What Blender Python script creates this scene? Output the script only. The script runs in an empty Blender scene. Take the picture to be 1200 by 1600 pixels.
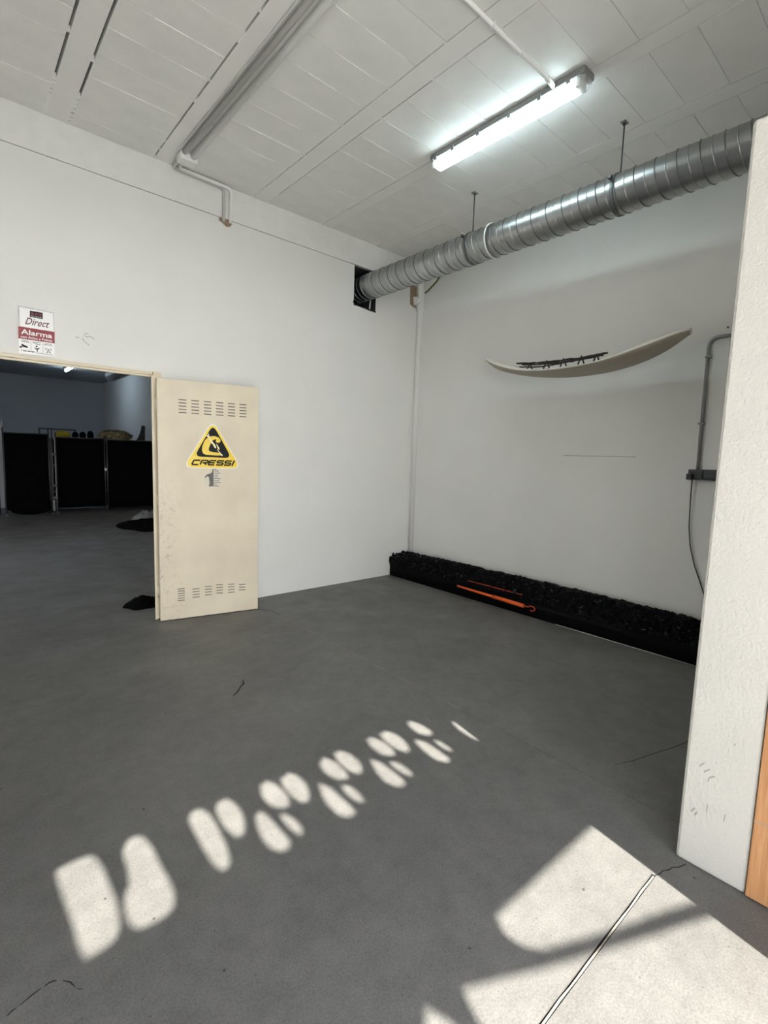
import bpy, bmesh, math, random
from mathutils import Vector, Matrix, noise
random.seed(7)
S = bpy.context.scene
COL = S.collection
R = math.radians

# ---------------------------------------------------------------- camera
yaw, pitch, roll = 0.72186, -0.110408, 0.0327942
fw = Vector((math.cos(pitch)*math.sin(yaw), math.cos(pitch)*math.cos(yaw), math.sin(pitch)))
rt = Vector((math.cos(yaw), -math.sin(yaw), 0)); up = rt.cross(fw)
r2 = rt*math.cos(roll) + up*math.sin(roll); u2 = -rt*math.sin(roll) + up*math.cos(roll)
cam_d = bpy.data.cameras.new('camera'); cam = bpy.data.objects.new('camera', cam_d); COL.objects.link(cam)
m = Matrix((r2, u2, -fw)).transposed().to_4x4(); m.translation = (-4.485, -4.570, 1.480)
cam.matrix_world = m
cam_d.sensor_fit = 'HORIZONTAL'; cam_d.sensor_width = 36; cam_d.lens = 776.74/1200*36
cam_d.clip_start = 0.02; cam_d.clip_end = 200
S.camera = cam

# ---------------------------------------------------------------- sky, sun, exposure
SUN_EL = R(47); SUN_H = Vector((0.187, 0.982))          # horizontal travel direction of the sunlight
SUN_POWER = 20.5; SKY = 12.6
w = bpy.data.worlds.new('sky'); S.world = w; w.use_nodes = True
nt = w.node_tree; bgn = nt.nodes['Background']
tc = nt.nodes.new('ShaderNodeTexCoord'); sx = nt.nodes.new('ShaderNodeSeparateXYZ'); rp = nt.nodes.new('ShaderNodeValToRGB')
nt.links.new(tc.outputs['Generated'], sx.inputs[0]); nt.links.new(sx.outputs['Z'], rp.inputs[0]); nt.links.new(rp.outputs[0], bgn.inputs[0])
rp.color_ramp.elements[0].position = 0.0; rp.color_ramp.elements[0].color = (1.0, 0.98, 0.945, 1)
rp.color_ramp.elements[1].position = 0.5; rp.color_ramp.elements[1].color = (0.29, 0.34, 0.41, 1)
bgn.inputs[1].default_value = SKY
sd = bpy.data.lights.new('sun', 'SUN'); sun = bpy.data.objects.new('sun', sd); COL.objects.link(sun)
sd.energy = SUN_POWER; sd.angle = R(0.42); sd.color = (1.0, 0.955, 0.87)
sdir = Vector((SUN_H.x*math.cos(SUN_EL), SUN_H.y*math.cos(SUN_EL), -math.sin(SUN_EL)))
sun.rotation_euler = sdir.to_track_quat('-Z', 'Y').to_euler(); sun.location = (-5, -12, 9)
S.view_settings.view_transform = 'Standard'; S.view_settings.look = 'None'
S.view_settings.exposure = 0.0; S.view_settings.gamma = 1.0; S.view_settings.use_curve_mapping = False

# ---------------------------------------------------------------- materials
def lin(c):
    return tuple(((v/255)/12.92 if v/255 <= 0.04045 else ((v/255+0.055)/1.055)**2.4) for v in c) + (1,)
def mat(name, col, rough=0.6, metal=0.0, spec=0.5, var=0.0, vscale=4.0, bump=0.0, bscale=200.0, col2=None, emit=0, ecol=(1, 1, 1, 1), stretch=None, detail=4):
    mt = bpy.data.materials.new(name); mt.use_nodes = True
    t = mt.node_tree; b = t.nodes['Principled BSDF']
    b.inputs['Base Color'].default_value = col; b.inputs['Roughness'].default_value = rough
    b.inputs['Metallic'].default_value = metal; b.inputs['Specular IOR Level'].default_value = spec
    if emit:
        b.inputs['Emission Color'].default_value = ecol; b.inputs['Emission Strength'].default_value = emit
    if var or bump:
        co = t.nodes.new('ShaderNodeTexCoord'); src = co.outputs['Object']
        if stretch:
            mp = t.nodes.new('ShaderNodeMapping'); mp.inputs['Scale'].default_value = stretch
            t.links.new(src, mp.inputs[0]); src = mp.outputs[0]
    if var:
        n = t.nodes.new('ShaderNodeTexNoise'); n.inputs['Scale'].default_value = vscale; n.inputs['Detail'].default_value = detail
        t.links.new(src, n.inputs['Vector'])
        r_ = t.nodes.new('ShaderNodeValToRGB'); r_.color_ramp.elements[0].position = 0.3; r_.color_ramp.elements[1].position = 0.7
        c2 = col2 or tuple(max(0, v*(1-var)) for v in col[:3]) + (1,)
        r_.color_ramp.elements[0].color = c2; r_.color_ramp.elements[1].color = col
        t.links.new(n.outputs['Fac'], r_.inputs[0]); t.links.new(r_.outputs[0], b.inputs['Base Color'])
    if bump:
        n2 = t.nodes.new('ShaderNodeTexNoise'); n2.inputs['Scale'].default_value = bscale; n2.inputs['Detail'].default_value = 3
        t.links.new(src, n2.inputs['Vector'])
        bp = t.nodes.new('ShaderNodeBump'); bp.inputs['Strength'].default_value = bump; bp.inputs['Distance'].default_value = 0.004
        t.links.new(n2.outputs['Fac'], bp.inputs['Height']); t.links.new(bp.outputs[0], b.inputs['Normal'])
    return mt
M = {}
M['wall'] = mat('white_wall_paint', (0.83, 0.825, 0.80, 1), 0.7, var=0.03, vscale=2.5, bump=0.12, bscale=120)
M['ring'] = mat('white_ring_beam_paint', (0.84, 0.835, 0.81, 1), 0.75, var=0.06, vscale=9, bump=0.3, bscale=35)
M['rough_wall'] = mat('rough_white_render', (0.53, 0.515, 0.475, 1), 0.75, var=0.04, vscale=5, bump=0.5, bscale=90)
[n_ for n_ in M['rough_wall'].node_tree.nodes if n_.type == 'BUMP'][0].inputs['Distance'].default_value = 0.006
M['ceil'] = mat('ceiling_block_paint', (0.87, 0.86, 0.83, 1), 0.75, var=0.06, vscale=5, bump=0.5, bscale=160)
M['beam'] = mat('ceiling_beam_paint', (0.87, 0.86, 0.83, 1), 0.7, var=0.04, vscale=4, bump=0.2, bscale=100)
M['mortar'] = mat('white_mortar', (0.90, 0.89, 0.86, 1), 0.8, bump=0.5, bscale=90)
M['dark_gap'] = mat('raw_slab_concrete', (0.10, 0.10, 0.095, 1), 0.9, bump=0.4, bscale=60)
M['beige'] = mat('beige_steel_paint', lin((226, 214, 190)), 0.45, var=0.05, vscale=3)
M['slot'] = mat('louvre_shadow_metal', lin((96, 92, 84)), 0.6)
M['galv'] = mat('galvanised_steel', (0.46, 0.475, 0.475, 1), 0.34, 1.0, var=0.16, vscale=7, detail=6)
M['galv_rib'] = mat('galvanised_seam', (0.20, 0.21, 0.215, 1), 0.5, 0.9)
M['steel'] = mat('zinc_steel', (0.30, 0.30, 0.30, 1), 0.4, 0.9)
M['dark_steel'] = mat('dark_steel', (0.09, 0.09, 0.09, 1), 0.45, 0.6)
M['pvc'] = mat('white_pvc', (0.86, 0.855, 0.83, 1), 0.45)
M['pvc_grey'] = mat('grey_pvc', (0.54, 0.53, 0.51, 1), 0.45)
M['conduit_grey'] = mat('grey_conduit', (0.30, 0.30, 0.29, 1), 0.5)
M['black_plastic'] = mat('black_plastic', (0.018, 0.018, 0.02, 1), 0.45)
M['grey_box'] = mat('dark_grey_socket_plastic', (0.055, 0.057, 0.062, 1), 0.5)
M['lamp_body'] = mat('grey_lamp_housing', (0.22, 0.22, 0.22, 1), 0.5)
M['tube'] = mat('lit_fluorescent_tube', (1, 1, 1, 1), 0.4, emit=20.0, ecol=(0.76, 0.96, 1.0, 1))
M['far_tube'] = mat('lit_far_tube', (1, 1, 1, 1), 0.4, emit=44.0, ecol=(0.66, 0.84, 1.0, 1))
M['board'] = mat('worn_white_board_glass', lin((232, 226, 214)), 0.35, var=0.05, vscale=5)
M['board_hull'] = mat('shade_toned_board_hull', lin((172, 163, 146)), 0.5, var=0.12, vscale=4)  # shade under the board is put into this darker tone
M['brown'] = mat('dark_brown_wood', lin((42, 30, 24)), 0.7, var=0.4, vscale=20)
M['tarp'] = mat('black_crumpled_plastic', (0.003, 0.003, 0.0035, 1), 0.35, spec=0.05, bump=0.5, bscale=45)
M['glint'] = mat('glint_toned_plastic', (0.085, 0.085, 0.11, 1), 0.3, spec=0.6)  # lighter tone that stands in for glints on the heap
M['cloth'] = mat('black_cloth', (0.0025, 0.0025, 0.003, 1), 0.95, spec=0.04, bump=0.3, bscale=80)
M['grey_cloth'] = mat('grey_cloth', (0.18, 0.18, 0.18, 1), 0.9, bump=0.4, bscale=60)
M['orange'] = mat('orange_paint', lin((240, 98, 30)), 0.45)
M['red'] = mat('red_paint', lin((200, 62, 34)), 0.5)
M['yellow'] = mat('yellow_vinyl', lin((246, 212, 60)), 0.4, var=0.04, vscale=15)
M['dull_yellow'] = mat('dull_yellow_fabric', lin((190, 170, 50)), 0.8, var=0.3, vscale=12)
M['black_ink'] = mat('black_ink', lin((14, 14, 18)), 0.5, spec=0.2)
M['white_ink'] = mat('white_vinyl', lin((242, 240, 234)), 0.4)
M['cream_ink'] = mat('pale_cream_ink', lin((244, 232, 176)), 0.4)
M['grey_ink'] = mat('grey_ink', lin((104, 100, 94)), 0.6)
M['maroon'] = mat('maroon_ink', lin((142, 24, 38)), 0.4)
M['dark_maroon'] = mat('dark_maroon_ink', lin((96, 18, 34)), 0.4)
M['dark_red'] = mat('dark_red_ink', lin((120, 34, 36)), 0.4)
M['sign_white'] = mat('sign_white_plastic', lin((248, 246, 246)), 0.35)
M['sticker'] = mat('pale_sticker', lin((216, 208, 192)), 0.5)
M['plaster'] = mat('brown_broken_plaster', lin((170, 146, 120)), 0.9, var=0.35, vscale=40, bump=0.8, bscale=60)
M['green'] = mat('green_cable', lin((86, 104, 46)), 0.5)
M['camo'] = mat('mottled_net', lin((150, 138, 100)), 0.9, var=0.9, vscale=16, col2=(0.006, 0.006, 0.005, 1))
M['left_wall'] = mat('darkened_left_wall_grey', (0.14, 0.14, 0.135, 1), 0.8, var=0.05, vscale=2)  # unseen wall, toned dark to cut light bounced across the room
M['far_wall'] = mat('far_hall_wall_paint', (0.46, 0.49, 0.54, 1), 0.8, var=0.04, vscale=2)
M['filler'] = mat('pale_joint_filler', lin((170, 164, 154)), 0.8, var=0.3, vscale=30)
M['dust'] = mat('floor_joint_dust', lin((138, 134, 126)), 0.9, var=0.3, vscale=14)
M['crack'] = mat('dark_crack', lin((40, 39, 37)), 0.9)
M['scuff'] = mat('grey_scuff', lin((150, 146, 138)), 0.8)
M['sun_shaper'] = mat('grey_sun_shaper_sheet', (0.35, 0.35, 0.35, 1), 0.6)  # for the added sheet that shapes the sunlight
M['facade'] = mat('outside_render', (0.7, 0.68, 0.63, 1), 0.8)
M['ground'] = mat('yard_concrete', (0.58, 0.565, 0.53, 1), 0.85, var=0.12, vscale=1.5)

def floor_mat():
    mt = bpy.data.materials.new('grey_concrete_floor'); mt.use_nodes = True
    t = mt.node_tree; b = t.nodes['Principled BSDF']
    co = t.nodes.new('ShaderNodeTexCoord')
    def nz(scale, detail, rough=0.5):
        n = t.nodes.new('ShaderNodeTexNoise'); n.inputs['Scale'].default_value = scale; n.inputs['Detail'].default_value = detail
        n.inputs['Roughness'].default_value = rough; t.links.new(co.outputs['Object'], n.inputs['Vector']); return n
    def ramp(src, p0, c0, p1, c1):
        r_ = t.nodes.new('ShaderNodeValToRGB'); e = r_.color_ramp.elements
        e[0].position = p0; e[0].color = c0; e[1].position = p1; e[1].color = c1
        t.links.new(src, r_.inputs[0]); return r_.outputs[0]
    def mul(a, b_, f=1.0):
        n = t.nodes.new('ShaderNodeMix'); n.data_type = 'RGBA'; n.blend_type = 'MULTIPLY'; n.inputs[0].default_value = f
        t.links.new(a, n.inputs[6]); t.links.new(b_, n.inputs[7]); return n.outputs[2]
    base = ramp(nz(1.1, 6, 0.6).outputs['Fac'], 0.3, (0.140, 0.137, 0.130, 1), 0.72, (0.188, 0.184, 0.174, 1))
    fine = ramp(nz(150, 4, 0.65).outputs['Fac'], 0.32, (0.76, 0.76, 0.76, 1), 0.62, (1.10, 1.10, 1.10, 1))
    scr = ramp(nz(9, 8, 0.75).outputs['Fac'], 0.35, (0.84, 0.84, 0.84, 1), 0.6, (1.05, 1.05, 1.05, 1))
    v = t.nodes.new('ShaderNodeTexVoronoi'); v.inputs['Scale'].default_value = 7.5; t.links.new(co.outputs['Object'], v.inputs['Vector'])
    dots = ramp(v.outputs['Distance'], 0.028, (0.30, 0.30, 0.30, 1), 0.045, (1, 1, 1, 1))
    v2 = t.nodes.new('ShaderNodeTexVoronoi'); v2.inputs['Scale'].default_value = 26; t.links.new(co.outputs['Object'], v2.inputs['Vector'])
    dots2 = ramp(v2.outputs['Distance'], 0.05, (0.66, 0.66, 0.66, 1), 0.10, (1, 1, 1, 1))
    c = mul(mul(mul(mul(base, fine), scr), dots), dots2)
    t.links.new(c, b.inputs['Base Color'])
    rr = ramp(nz(3, 5).outputs['Fac'], 0.3, (0.42, 0.42, 0.42, 1), 0.7, (0.62, 0.62, 0.62, 1)); t.links.new(rr, b.inputs['Roughness'])
    b.inputs['Specular IOR Level'].default_value = 0.35
    bp = t.nodes.new('ShaderNodeBump'); bp.inputs['Strength'].default_value = 0.12; bp.inputs['Distance'].default_value = 0.004
    t.links.new(nz(140, 4).outputs['Fac'], bp.inputs['Height']); t.links.new(bp.outputs[0], b.inputs['Normal'])
    return mt
M['floor'] = floor_mat()

def wood_mat():
    mt = bpy.data.materials.new('oak_veneer'); mt.use_nodes = True
    t = mt.node_tree; b = t.nodes['Principled BSDF']
    co = t.nodes.new('ShaderNodeTexCoord'); mp = t.nodes.new('ShaderNodeMapping'); mp.inputs['Scale'].default_value = (40, 40, 1.6)
    n = t.nodes.new('ShaderNodeTexNoise'); n.inputs['Scale'].default_value = 3.0; n.inputs['Detail'].default_value = 6; n.inputs['Distortion'].default_value = 0.6
    r_ = t.nodes.new('ShaderNodeValToRGB'); e = r_.color_ramp.elements
    e[0].position = 0.3; e[0].color = lin((168, 116, 74)); e[1].position = 0.72; e[1].color = lin((196, 148, 104))
    t.links.new(co.outputs['Object'], mp.inputs[0]); t.links.new(mp.outputs[0], n.inputs['Vector'])
    t.links.new(n.outputs['Fac'], r_.inputs[0]); t.links.new(r_.outputs[0], b.inputs['Base Color'])
    b.inputs['Roughness'].default_value = 0.42
    return mt
M['wood'] = wood_mat()

def door_mat():
    # beige steel skin, mottled greyer towards the lower hinge side
    mt = bpy.data.materials.new('mottled_beige_door_skin'); mt.use_nodes = True
    t = mt.node_tree; b = t.nodes['Principled BSDF']; b.inputs['Roughness'].default_value = 0.5
    co = t.nodes.new('ShaderNodeTexCoord'); sp = t.nodes.new('ShaderNodeSeparateXYZ'); t.links.new(co.outputs['Object'], sp.inputs[0])
    n = t.nodes.new('ShaderNodeTexNoise'); n.inputs['Scale'].default_value = 22; n.inputs['Detail'].default_value = 8; n.inputs['Roughness'].default_value = 0.75
    t.links.new(co.outputs['Object'], n.inputs['Vector'])
    sc = t.nodes.new('ShaderNodeValToRGB'); e = sc.color_ramp.elements
    e[0].position = 0.52; e[0].color = (0, 0, 0, 1); e[1].position = 0.70; e[1].color = (1, 1, 1, 1); t.links.new(n.outputs['Fac'], sc.inputs[0])
    g = t.nodes.new('ShaderNodeMapRange'); g.inputs['From Min'].default_value = 0.27; g.inputs['From Max'].default_value = 0.03
    g.inputs['To Min'].default_value = 0.0; g.inputs['To Max'].default_value = 1.0; t.links.new(sp.outputs['X'], g.inputs['Value'])
    g2 = t.nodes.new('ShaderNodeMapRange'); g2.inputs['From Min'].default_value = 1.35; g2.inputs['From Max'].default_value = 1.0
    t.links.new(sp.outputs['Z'], g2.inputs['Value'])
    def mth(op, a, c):
        q = t.nodes.new('ShaderNodeMath'); q.operation = op
        for i, v in enumerate((a, c)):
            if isinstance(v, float): q.inputs[i].default_value = v
            else: t.links.new(v, q.inputs[i])
        return q.outputs[0]
    fac = mth('MULTIPLY', mth('MULTIPLY', mth('MULTIPLY', sc.outputs[0], g.outputs[0]), g2.outputs[0]), 0.55)
    n2 = t.nodes.new('ShaderNodeTexNoise'); n2.inputs['Scale'].default_value = 3; n2.inputs['Detail'].default_value = 5; t.links.new(co.outputs['Object'], n2.inputs['Vector'])
    br = t.nodes.new('ShaderNodeValToRGB'); e = br.color_ramp.elements
    e[0].position = 0.3; e[0].color = lin((216, 203, 180)); e[1].position = 0.7; e[1].color = lin((229, 218, 194)); t.links.new(n2.outputs['Fac'], br.inputs[0])
    mx = t.nodes.new('ShaderNodeMix'); mx.data_type = 'RGBA'; t.links.new(fac, mx.inputs[0]); t.links.new(br.outputs[0], mx.inputs[6])
    mx.inputs[7].default_value = lin((120, 113, 100)); t.links.new(mx.outputs[2], b.inputs['Base Color'])
    return mt
M['door'] = door_mat()

# ---------------------------------------------------------------- mesh helpers
class MB:
    def __init__(s): s.bm = bmesh.new()
    def box(s, x0, x1, y0, y1, z0, z1, mi=0):
        v = [s.bm.verts.new(p) for p in ((x0,y0,z0),(x1,y0,z0),(x1,y1,z0),(x0,y1,z0),(x0,y0,z1),(x1,y0,z1),(x1,y1,z1),(x0,y1,z1))]
        for f in ((3,2,1,0),(4,5,6,7),(0,1,5,4),(1,2,6,5),(2,3,7,6),(3,0,4,7)):
            s.bm.faces.new([v[i] for i in f]).material_index = mi
        return s
    def tube(s, pts, r, n=10, caps=True, mi=0):
        pts = [Vector(p) for p in pts]; rings = []
        ref = None
        for i, p in enumerate(pts):
            d = (pts[min(i+1, len(pts)-1)] - pts[max(i-1, 0)]).normalized()
            if ref is None:
                ref = d.orthogonal().normalized()
            ref = (ref - d*ref.dot(d)).normalized(); b = d.cross(ref)
            rr = r[i] if isinstance(r, (list, tuple)) else r
            rings.append([s.bm.verts.new(p + (ref*math.cos(2*math.pi*k/n) + b*math.sin(2*math.pi*k/n))*rr) for k in range(n)])
        for a, c in zip(rings, rings[1:]):
            for k in range(n):
                f = s.bm.faces.new((a[k], a[(k+1) % n], c[(k+1) % n], c[k])); f.smooth = True; f.material_index = mi
        if caps:
            s.bm.faces.new(rings[0][::-1]).material_index = mi; s.bm.faces.new(rings[-1]).material_index = mi
        return s
    def prism(s, poly, fn, d, mi=0):
        # poly (u, v) outline -> fn(u, v, depth); d0..d1 thickness
        a = [s.bm.verts.new(fn(u, v, d[0])) for u, v in poly]; b = [s.bm.verts.new(fn(u, v, d[1])) for u, v in poly]
        s.bm.faces.new(a[::-1]).material_index = mi; s.bm.faces.new(b).material_index = mi
        for i in range(len(poly)):
            j = (i+1) % len(poly); s.bm.faces.new((a[i], a[j], b[j], b[i])).material_index = mi
        return s
    def grid(s, nu, nv, fn, mi=0, smooth=True, closed_v=False):
        V = [[s.bm.verts.new(fn(i/(nu-1), j/(nv if closed_v else nv-1))) for j in range(nv)] for i in range(nu)]
        for i in range(nu-1):
            for j in range(nv if closed_v else nv-1):
                k = (j+1) % nv
                f = s.bm.faces.new((V[i][j], V[i+1][j], V[i+1][k], V[i][k])); f.smooth = smooth; f.material_index = mi
        return V
    def build(s, name, mats, parent=None, bevel=0.0, recalc=True):
        if bevel:
            bmesh.ops.bevel(s.bm, geom=list(s.bm.edges), offset=bevel, segments=2, affect='EDGES', profile=0.5)
        if recalc: bmesh.ops.recalc_face_normals(s.bm, faces=list(s.bm.faces))
        me = bpy.data.meshes.new(name); s.bm.to_mesh(me); s.bm.free()
        return obj(name, me, mats, parent)
def obj(name, me, mats, parent=None):
    for q in (mats if isinstance(mats, (list, tuple)) else [mats]): me.materials.append(M[q] if isinstance(q, str) else q)
    o = bpy.data.objects.new(name, me); COL.objects.link(o)
    if parent: o.parent = parent
    return o
def tag(o, label=None, cat=None, group=None, kind=None):
    if label: o['label'] = label
    if cat: o['category'] = cat
    if group: o['group'] = group
    if kind: o['kind'] = kind
    return o
def empty(name, loc=(0, 0, 0)):
    o = bpy.data.objects.new(name, None); COL.objects.link(o); o.location = loc; o.empty_display_size = 0.1
    return o
def mesh_copy(src, parent, M4):
    o = src.copy(); COL.objects.link(o); o.parent = parent; o.matrix_local = M4
    return o
def arc(c, a, b, r, n=6):
    # quarter bend: from c + a*r to c + b*r around c
    c, a, b = Vector(c), Vector(a), Vector(b)
    return [c + a*r*math.cos(t*math.pi/2/n) + b*r*math.sin(t*math.pi/2/n) for t in range(n+1)]
def bend_path(pts, r, n=6):
    pts = [Vector(p) for p in pts]; out = [pts[0]]
    for p0, p1, p2 in zip(pts, pts[1:], pts[2:]):
        d0 = (p1-p0).normalized(); d1 = (p2-p1).normalized()
        s = p1 - d0*r; e = p1 + d1*r
        for k in range(n+1):
            t = k/n; out.append(s*(1-t)**2 + p1*2*t*(1-t) + e*t*t)
    out.append(pts[-1]); return out
def ribbon(mb, pts, wd, fn, d, mi=0):
    # flat stroke polygon of width wd along 2D points
    P = [Vector(p) for p in pts]; L, Rr = [], []
    for i, p in enumerate(P):
        if i == 0: t = (P[1]-P[0]).normalized()
        elif i == len(P)-1: t = (P[-1]-P[-2]).normalized()
        else: t = ((P[i+1]-P[i]).normalized() + (P[i]-P[i-1]).normalized()).normalized()
        n = Vector((-t.y, t.x)); k = 1.0
        if 0 < i < len(P)-1:
            n0 = (P[i+1]-P[i]).normalized(); k = 1/max(0.5, abs(n.dot(Vector((-n0.y, n0.x)))))
        ww = wd[i] if isinstance(wd, (list, tuple)) else wd
        L.append(p + n*ww/2*k); Rr.append(p - n*ww/2*k)
    for i in range(len(P)-1):
        mb.prism([tuple(L[i]), tuple(L[i+1]), tuple(Rr[i+1]), tuple(Rr[i])], fn, d, mi)
def text_mesh(name, body, size, width, fn, mat_, parent, bold=0.0, shear=0.0, depth=(0, 0.0006)):
    cu = bpy.data.curves.new(name, 'FONT'); cu.body = body; cu.size = 1; cu.offset = bold; cu.shear = shear; cu.resolution_u = 3
    tmp = bpy.data.objects.new(name, cu); COL.objects.link(tmp)
    dg = bpy.context.evaluated_depsgraph_get(); dg.update()
    me = bpy.data.meshes.new_from_object(tmp.evaluated_get(dg)); bpy.data.objects.remove(tmp); bpy.data.curves.remove(cu)
    xs = [v.co.x for v in me.vertices]; ys = [v.co.y for v in me.vertices]
    x0, x1, y0, y1 = min(xs), max(xs), min(ys), max(ys)
    for v in me.vertices:
        v.co = Vector(fn((v.co.x-x0)/(x1-x0)*width, (v.co.y-y0)/(y1-y0)*size, depth[1]))
    me.name = name
    return obj(name, me, mat_, parent)
def round_poly(pts, r, n=5):
    out = []; N = len(pts)
    for i in range(N):
        p0, p1, p2 = Vector(pts[i-1]), Vector(pts[i]), Vector(pts[(i+1) % N])
        a = p1 + (p0-p1).normalized()*r; b = p1 + (p2-p1).normalized()*r
        for k in range(n+1):
            t = k/n; q = a*(1-t)**2 + p1*2*t*(1-t) + b*t*t; out.append((q.x, q.y))
    return out

# ================================================================ STRUCTURE
ZC = 3.843; XL = -6.9; YF = -5.0
# --- floor: cast slabs with open joints
floor = MB().box(XL-0.2, 0.2, YF-0.2, 17.0, -0.30, -0.035).build('floor', 'dark_gap'); tag(floor, 'grey concrete floor slab base under the halls', kind='structure')
def slab(x0, x1, y0, y1): return MB().box(x0, x1, y0, y1, -0.036, 0.0).build('floor_slab', 'floor', floor)
slab(-2.2500, 0.1, -4.0, 0.10); slab(XL, -2.2535, -3.994, 0.10)
slab(XL, 0.1, 0.1015, 16.7); slab(-2.55, 0.1, YF-0.2, -4.0003); slab(XL, -2.5503, YF-0.2, -4.010)
MB().box(-2.55, -2.2536, -4.0001, -3.9942, -0.036, 0.0).build('floor_patch', 'floor', floor)
MB().box(-2.62, -2.5505, -4.0098, -3.9942, -0.036, 0.0).build('floor_patch', 'floor', floor)
mb = MB(); prev = None; fn3 = lambda u, v, d: (u, v, d)
pts = [(x, -4.0035 + 0.003*noise.noise(Vector((x*9, 0, 0)))) for x in [-2.622 - i*0.05 for i in range(int((-2.6-XL)/0.05))]]
ribbon(mb, pts, [0.0055 + 0.004*noise.noise(Vector((p[0]*15, 3, 0))) for p in pts], fn3, (-0.03, -0.004)); mb.build('joint_filler', 'filler', floor)
mb = MB(); pts = [(-2.2518 + 0.002*noise.noise(Vector((y*5, 1, 0))), y) for y in [-0.20 - 0.06*i for i in range(44)]]
ribbon(mb, pts, [0.010 + 0.006*noise.noise(Vector((p[1]*6, 8, 0))) for p in pts], fn3, (-0.001, 0.0006)); mb.build('joint_dust', 'dust', floor)
def crack(pts, w0): 
    mb = MB(); ribbon(mb, pts, w0, fn3, (-0.001, 0.0009)); return mb.build('crack', 'crack', floor)
crack([(-2.624,-4.006),(-2.60,-4.016),(-2.575,-4.018),(-2.555,-4.03),(-2.53,-4.035),(-2.51,-4.05),(-2.472,-4.062)], [0.002,0.004,0.003,0.004,0.003,0.004,0.003])
crack([(-2.067,-3.613),(-1.95,-3.66),(-1.80,-3.70),(-1.66,-3.745),(-1.50,-3.78)], [0.001,0.003,0.003,0.004,0.003])
for P_ in ([(-4.437,-3.095),(-4.428,-3.088),(-4.415,-3.087)], [(-4.408,-3.084),(-4.38,-3.074),(-4.36,-3.070)], [(-4.352,-3.069),(-4.342,-3.066),(-4.331,-3.068),(-4.325,-3.073)], [(-4.312,-3.083),(-4.297,-3.10),(-4.288,-3.125)], [(-4.284,-3.135),(-4.275,-3.142)]):
    crack(P_, [0.0015] + [0.0035]*(len(P_)-2) + [0.001])
crack([(-2.42,-0.26),(-2.33,-0.33),(-2.25,-0.47),(-2.24,-0.62)], [0.002,0.005,0.006,0.002])
ground = MB().box(-40, XL-0.2, YF-0.2, 40, -0.30, -0.004).box(-40, 40, -60, YF-0.2, -0.30, -0.004).build('yard_ground', 'ground'); tag(ground, 'sunlit concrete yard outside the gate', 'ground', kind='structure')

# --- walls
DX0, DX1, DZ = -4.95, -3.092, 2.126           # doorway
HX0, HX1, HZ0, HZ1 = -1.011, -0.690, 3.140, 3.562  # duct opening
T = 0.15
mb = MB()
mb.box(XL, DX0, 0, T, 0, 3.565); mb.box(DX0, DX1, 0, T, DZ, 3.565)
mb.box(DX1, HX0, 0, T, 0, 3.565); mb.box(HX0, HX1, 0, T, 0, HZ0); mb.box(HX1, 0.0, 0, T, 0, 3.565)
wb = mb.build('wall_back', 'wall'); tag(wb, 'white painted back wall with doorway and duct opening', kind='structure')
rb = MB().box(XL, 0.0, -0.006, T, 3.569, ZC+0.03).build('trim_1', 'ring'); tag(rb, 'white ring beam along the top of the back wall', kind='structure')
wr = MB().box(0, 0.2, YF-0.2, 17.0, 0, 4.0).build('wall_right', 'wall'); tag(wr, 'white right wall behind the board', kind='structure')
mb = MB(); mb.box(XL-0.2, XL, YF-0.2, 1.8, 0, 4.0); mb.box(XL-0.2, XL, 4.4, 17.0, 0, 4.0); mb.box(XL-0.2, XL, 1.8, 4.4, 2.5, 4.0)   # unseen opening added to let daylight into the hall
wl = mb.build('wall_left', 'left_wall'); tag(wl, 'grey left wall, darkened to cut bounced light, with an added hall opening', kind='structure')
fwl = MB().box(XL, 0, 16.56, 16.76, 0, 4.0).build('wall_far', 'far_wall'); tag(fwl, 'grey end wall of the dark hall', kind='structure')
# front facade with wide gate opening; its right pier edge throws the straight shadow edge on the floor
mb = MB(); mb.box(XL, 0.2, YF-0.2, YF, 3.15, 4.2); mb.box(-2.80, 0.2, YF-0.2, YF, 0, 3.15); mb.box(XL, -5.40, YF-0.2, YF, 0, 3.15)
wf = mb.build('wall_front', 'facade'); tag(wf, 'front wall with wide gate opening', kind='structure')
# stub partition next to the gate
mb = MB()
mb.box(-2.46, 0.0, -4.243, -4.020, 0, 2.607)
pw = mb.build('wall_partition', 'rough_wall', bevel=0.012); tag(pw, 'rough white stub partition wall beside the entrance', kind='structure')
# scuffs on the stub
for k, (yy, zz, w_, h_, a) in enumerate([(-4.075,0.40,0.004,0.03,0.6),(-4.092,0.385,0.004,0.03,0.7),(-4.11,0.37,0.005,0.022,0.9),(-4.10,0.355,0.004,0.02,0.2),(-4.062,0.215,0.006,0.026,0.5),(-4.072,0.205,0.006,0.02,0.3),(-4.105,0.245,0.003,0.034,0.0),(-4.16,0.24,0.003,0.034,0.05),(-4.165,0.52,0.003,0.010,0.2)]):
    mb = MB(); ca, sa = math.cos(a), math.sin(a)
    poly = [(u*ca - v*sa, u*sa + v*ca) for u, v in ((-w_/2,-h_/2),(w_/2,-h_/3),(w_/3,h_/2),(-w_/2,h_/2.4))]
    mb.prism(poly, lambda u, v, d: (-2.46-d, yy+u, zz+v), (0.0, 0.0008)); mb.build('scuff_mark', 'scuff', pw)
# wooden door beyond the stub
d2 = empty('door_2', (-2.468, -4.244, 0)); tag(d2, 'oak veneered door beside the rough white stub wall', kind='structure')
MB().box(0, 0.045, -0.75, 0, 0.006, 2.30).build('door_panel', 'wood', d2, bevel=0.002)
MB().box(-0.0008, 0.002, -0.75, 0, 0.285, 0.288).build('scratch', 'filler', d2)
MB().box(-0.045, 0.0, -0.70, -0.69, 1.0, 1.10).build('door_handle', 'steel', d2, bevel=0.003)

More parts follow.
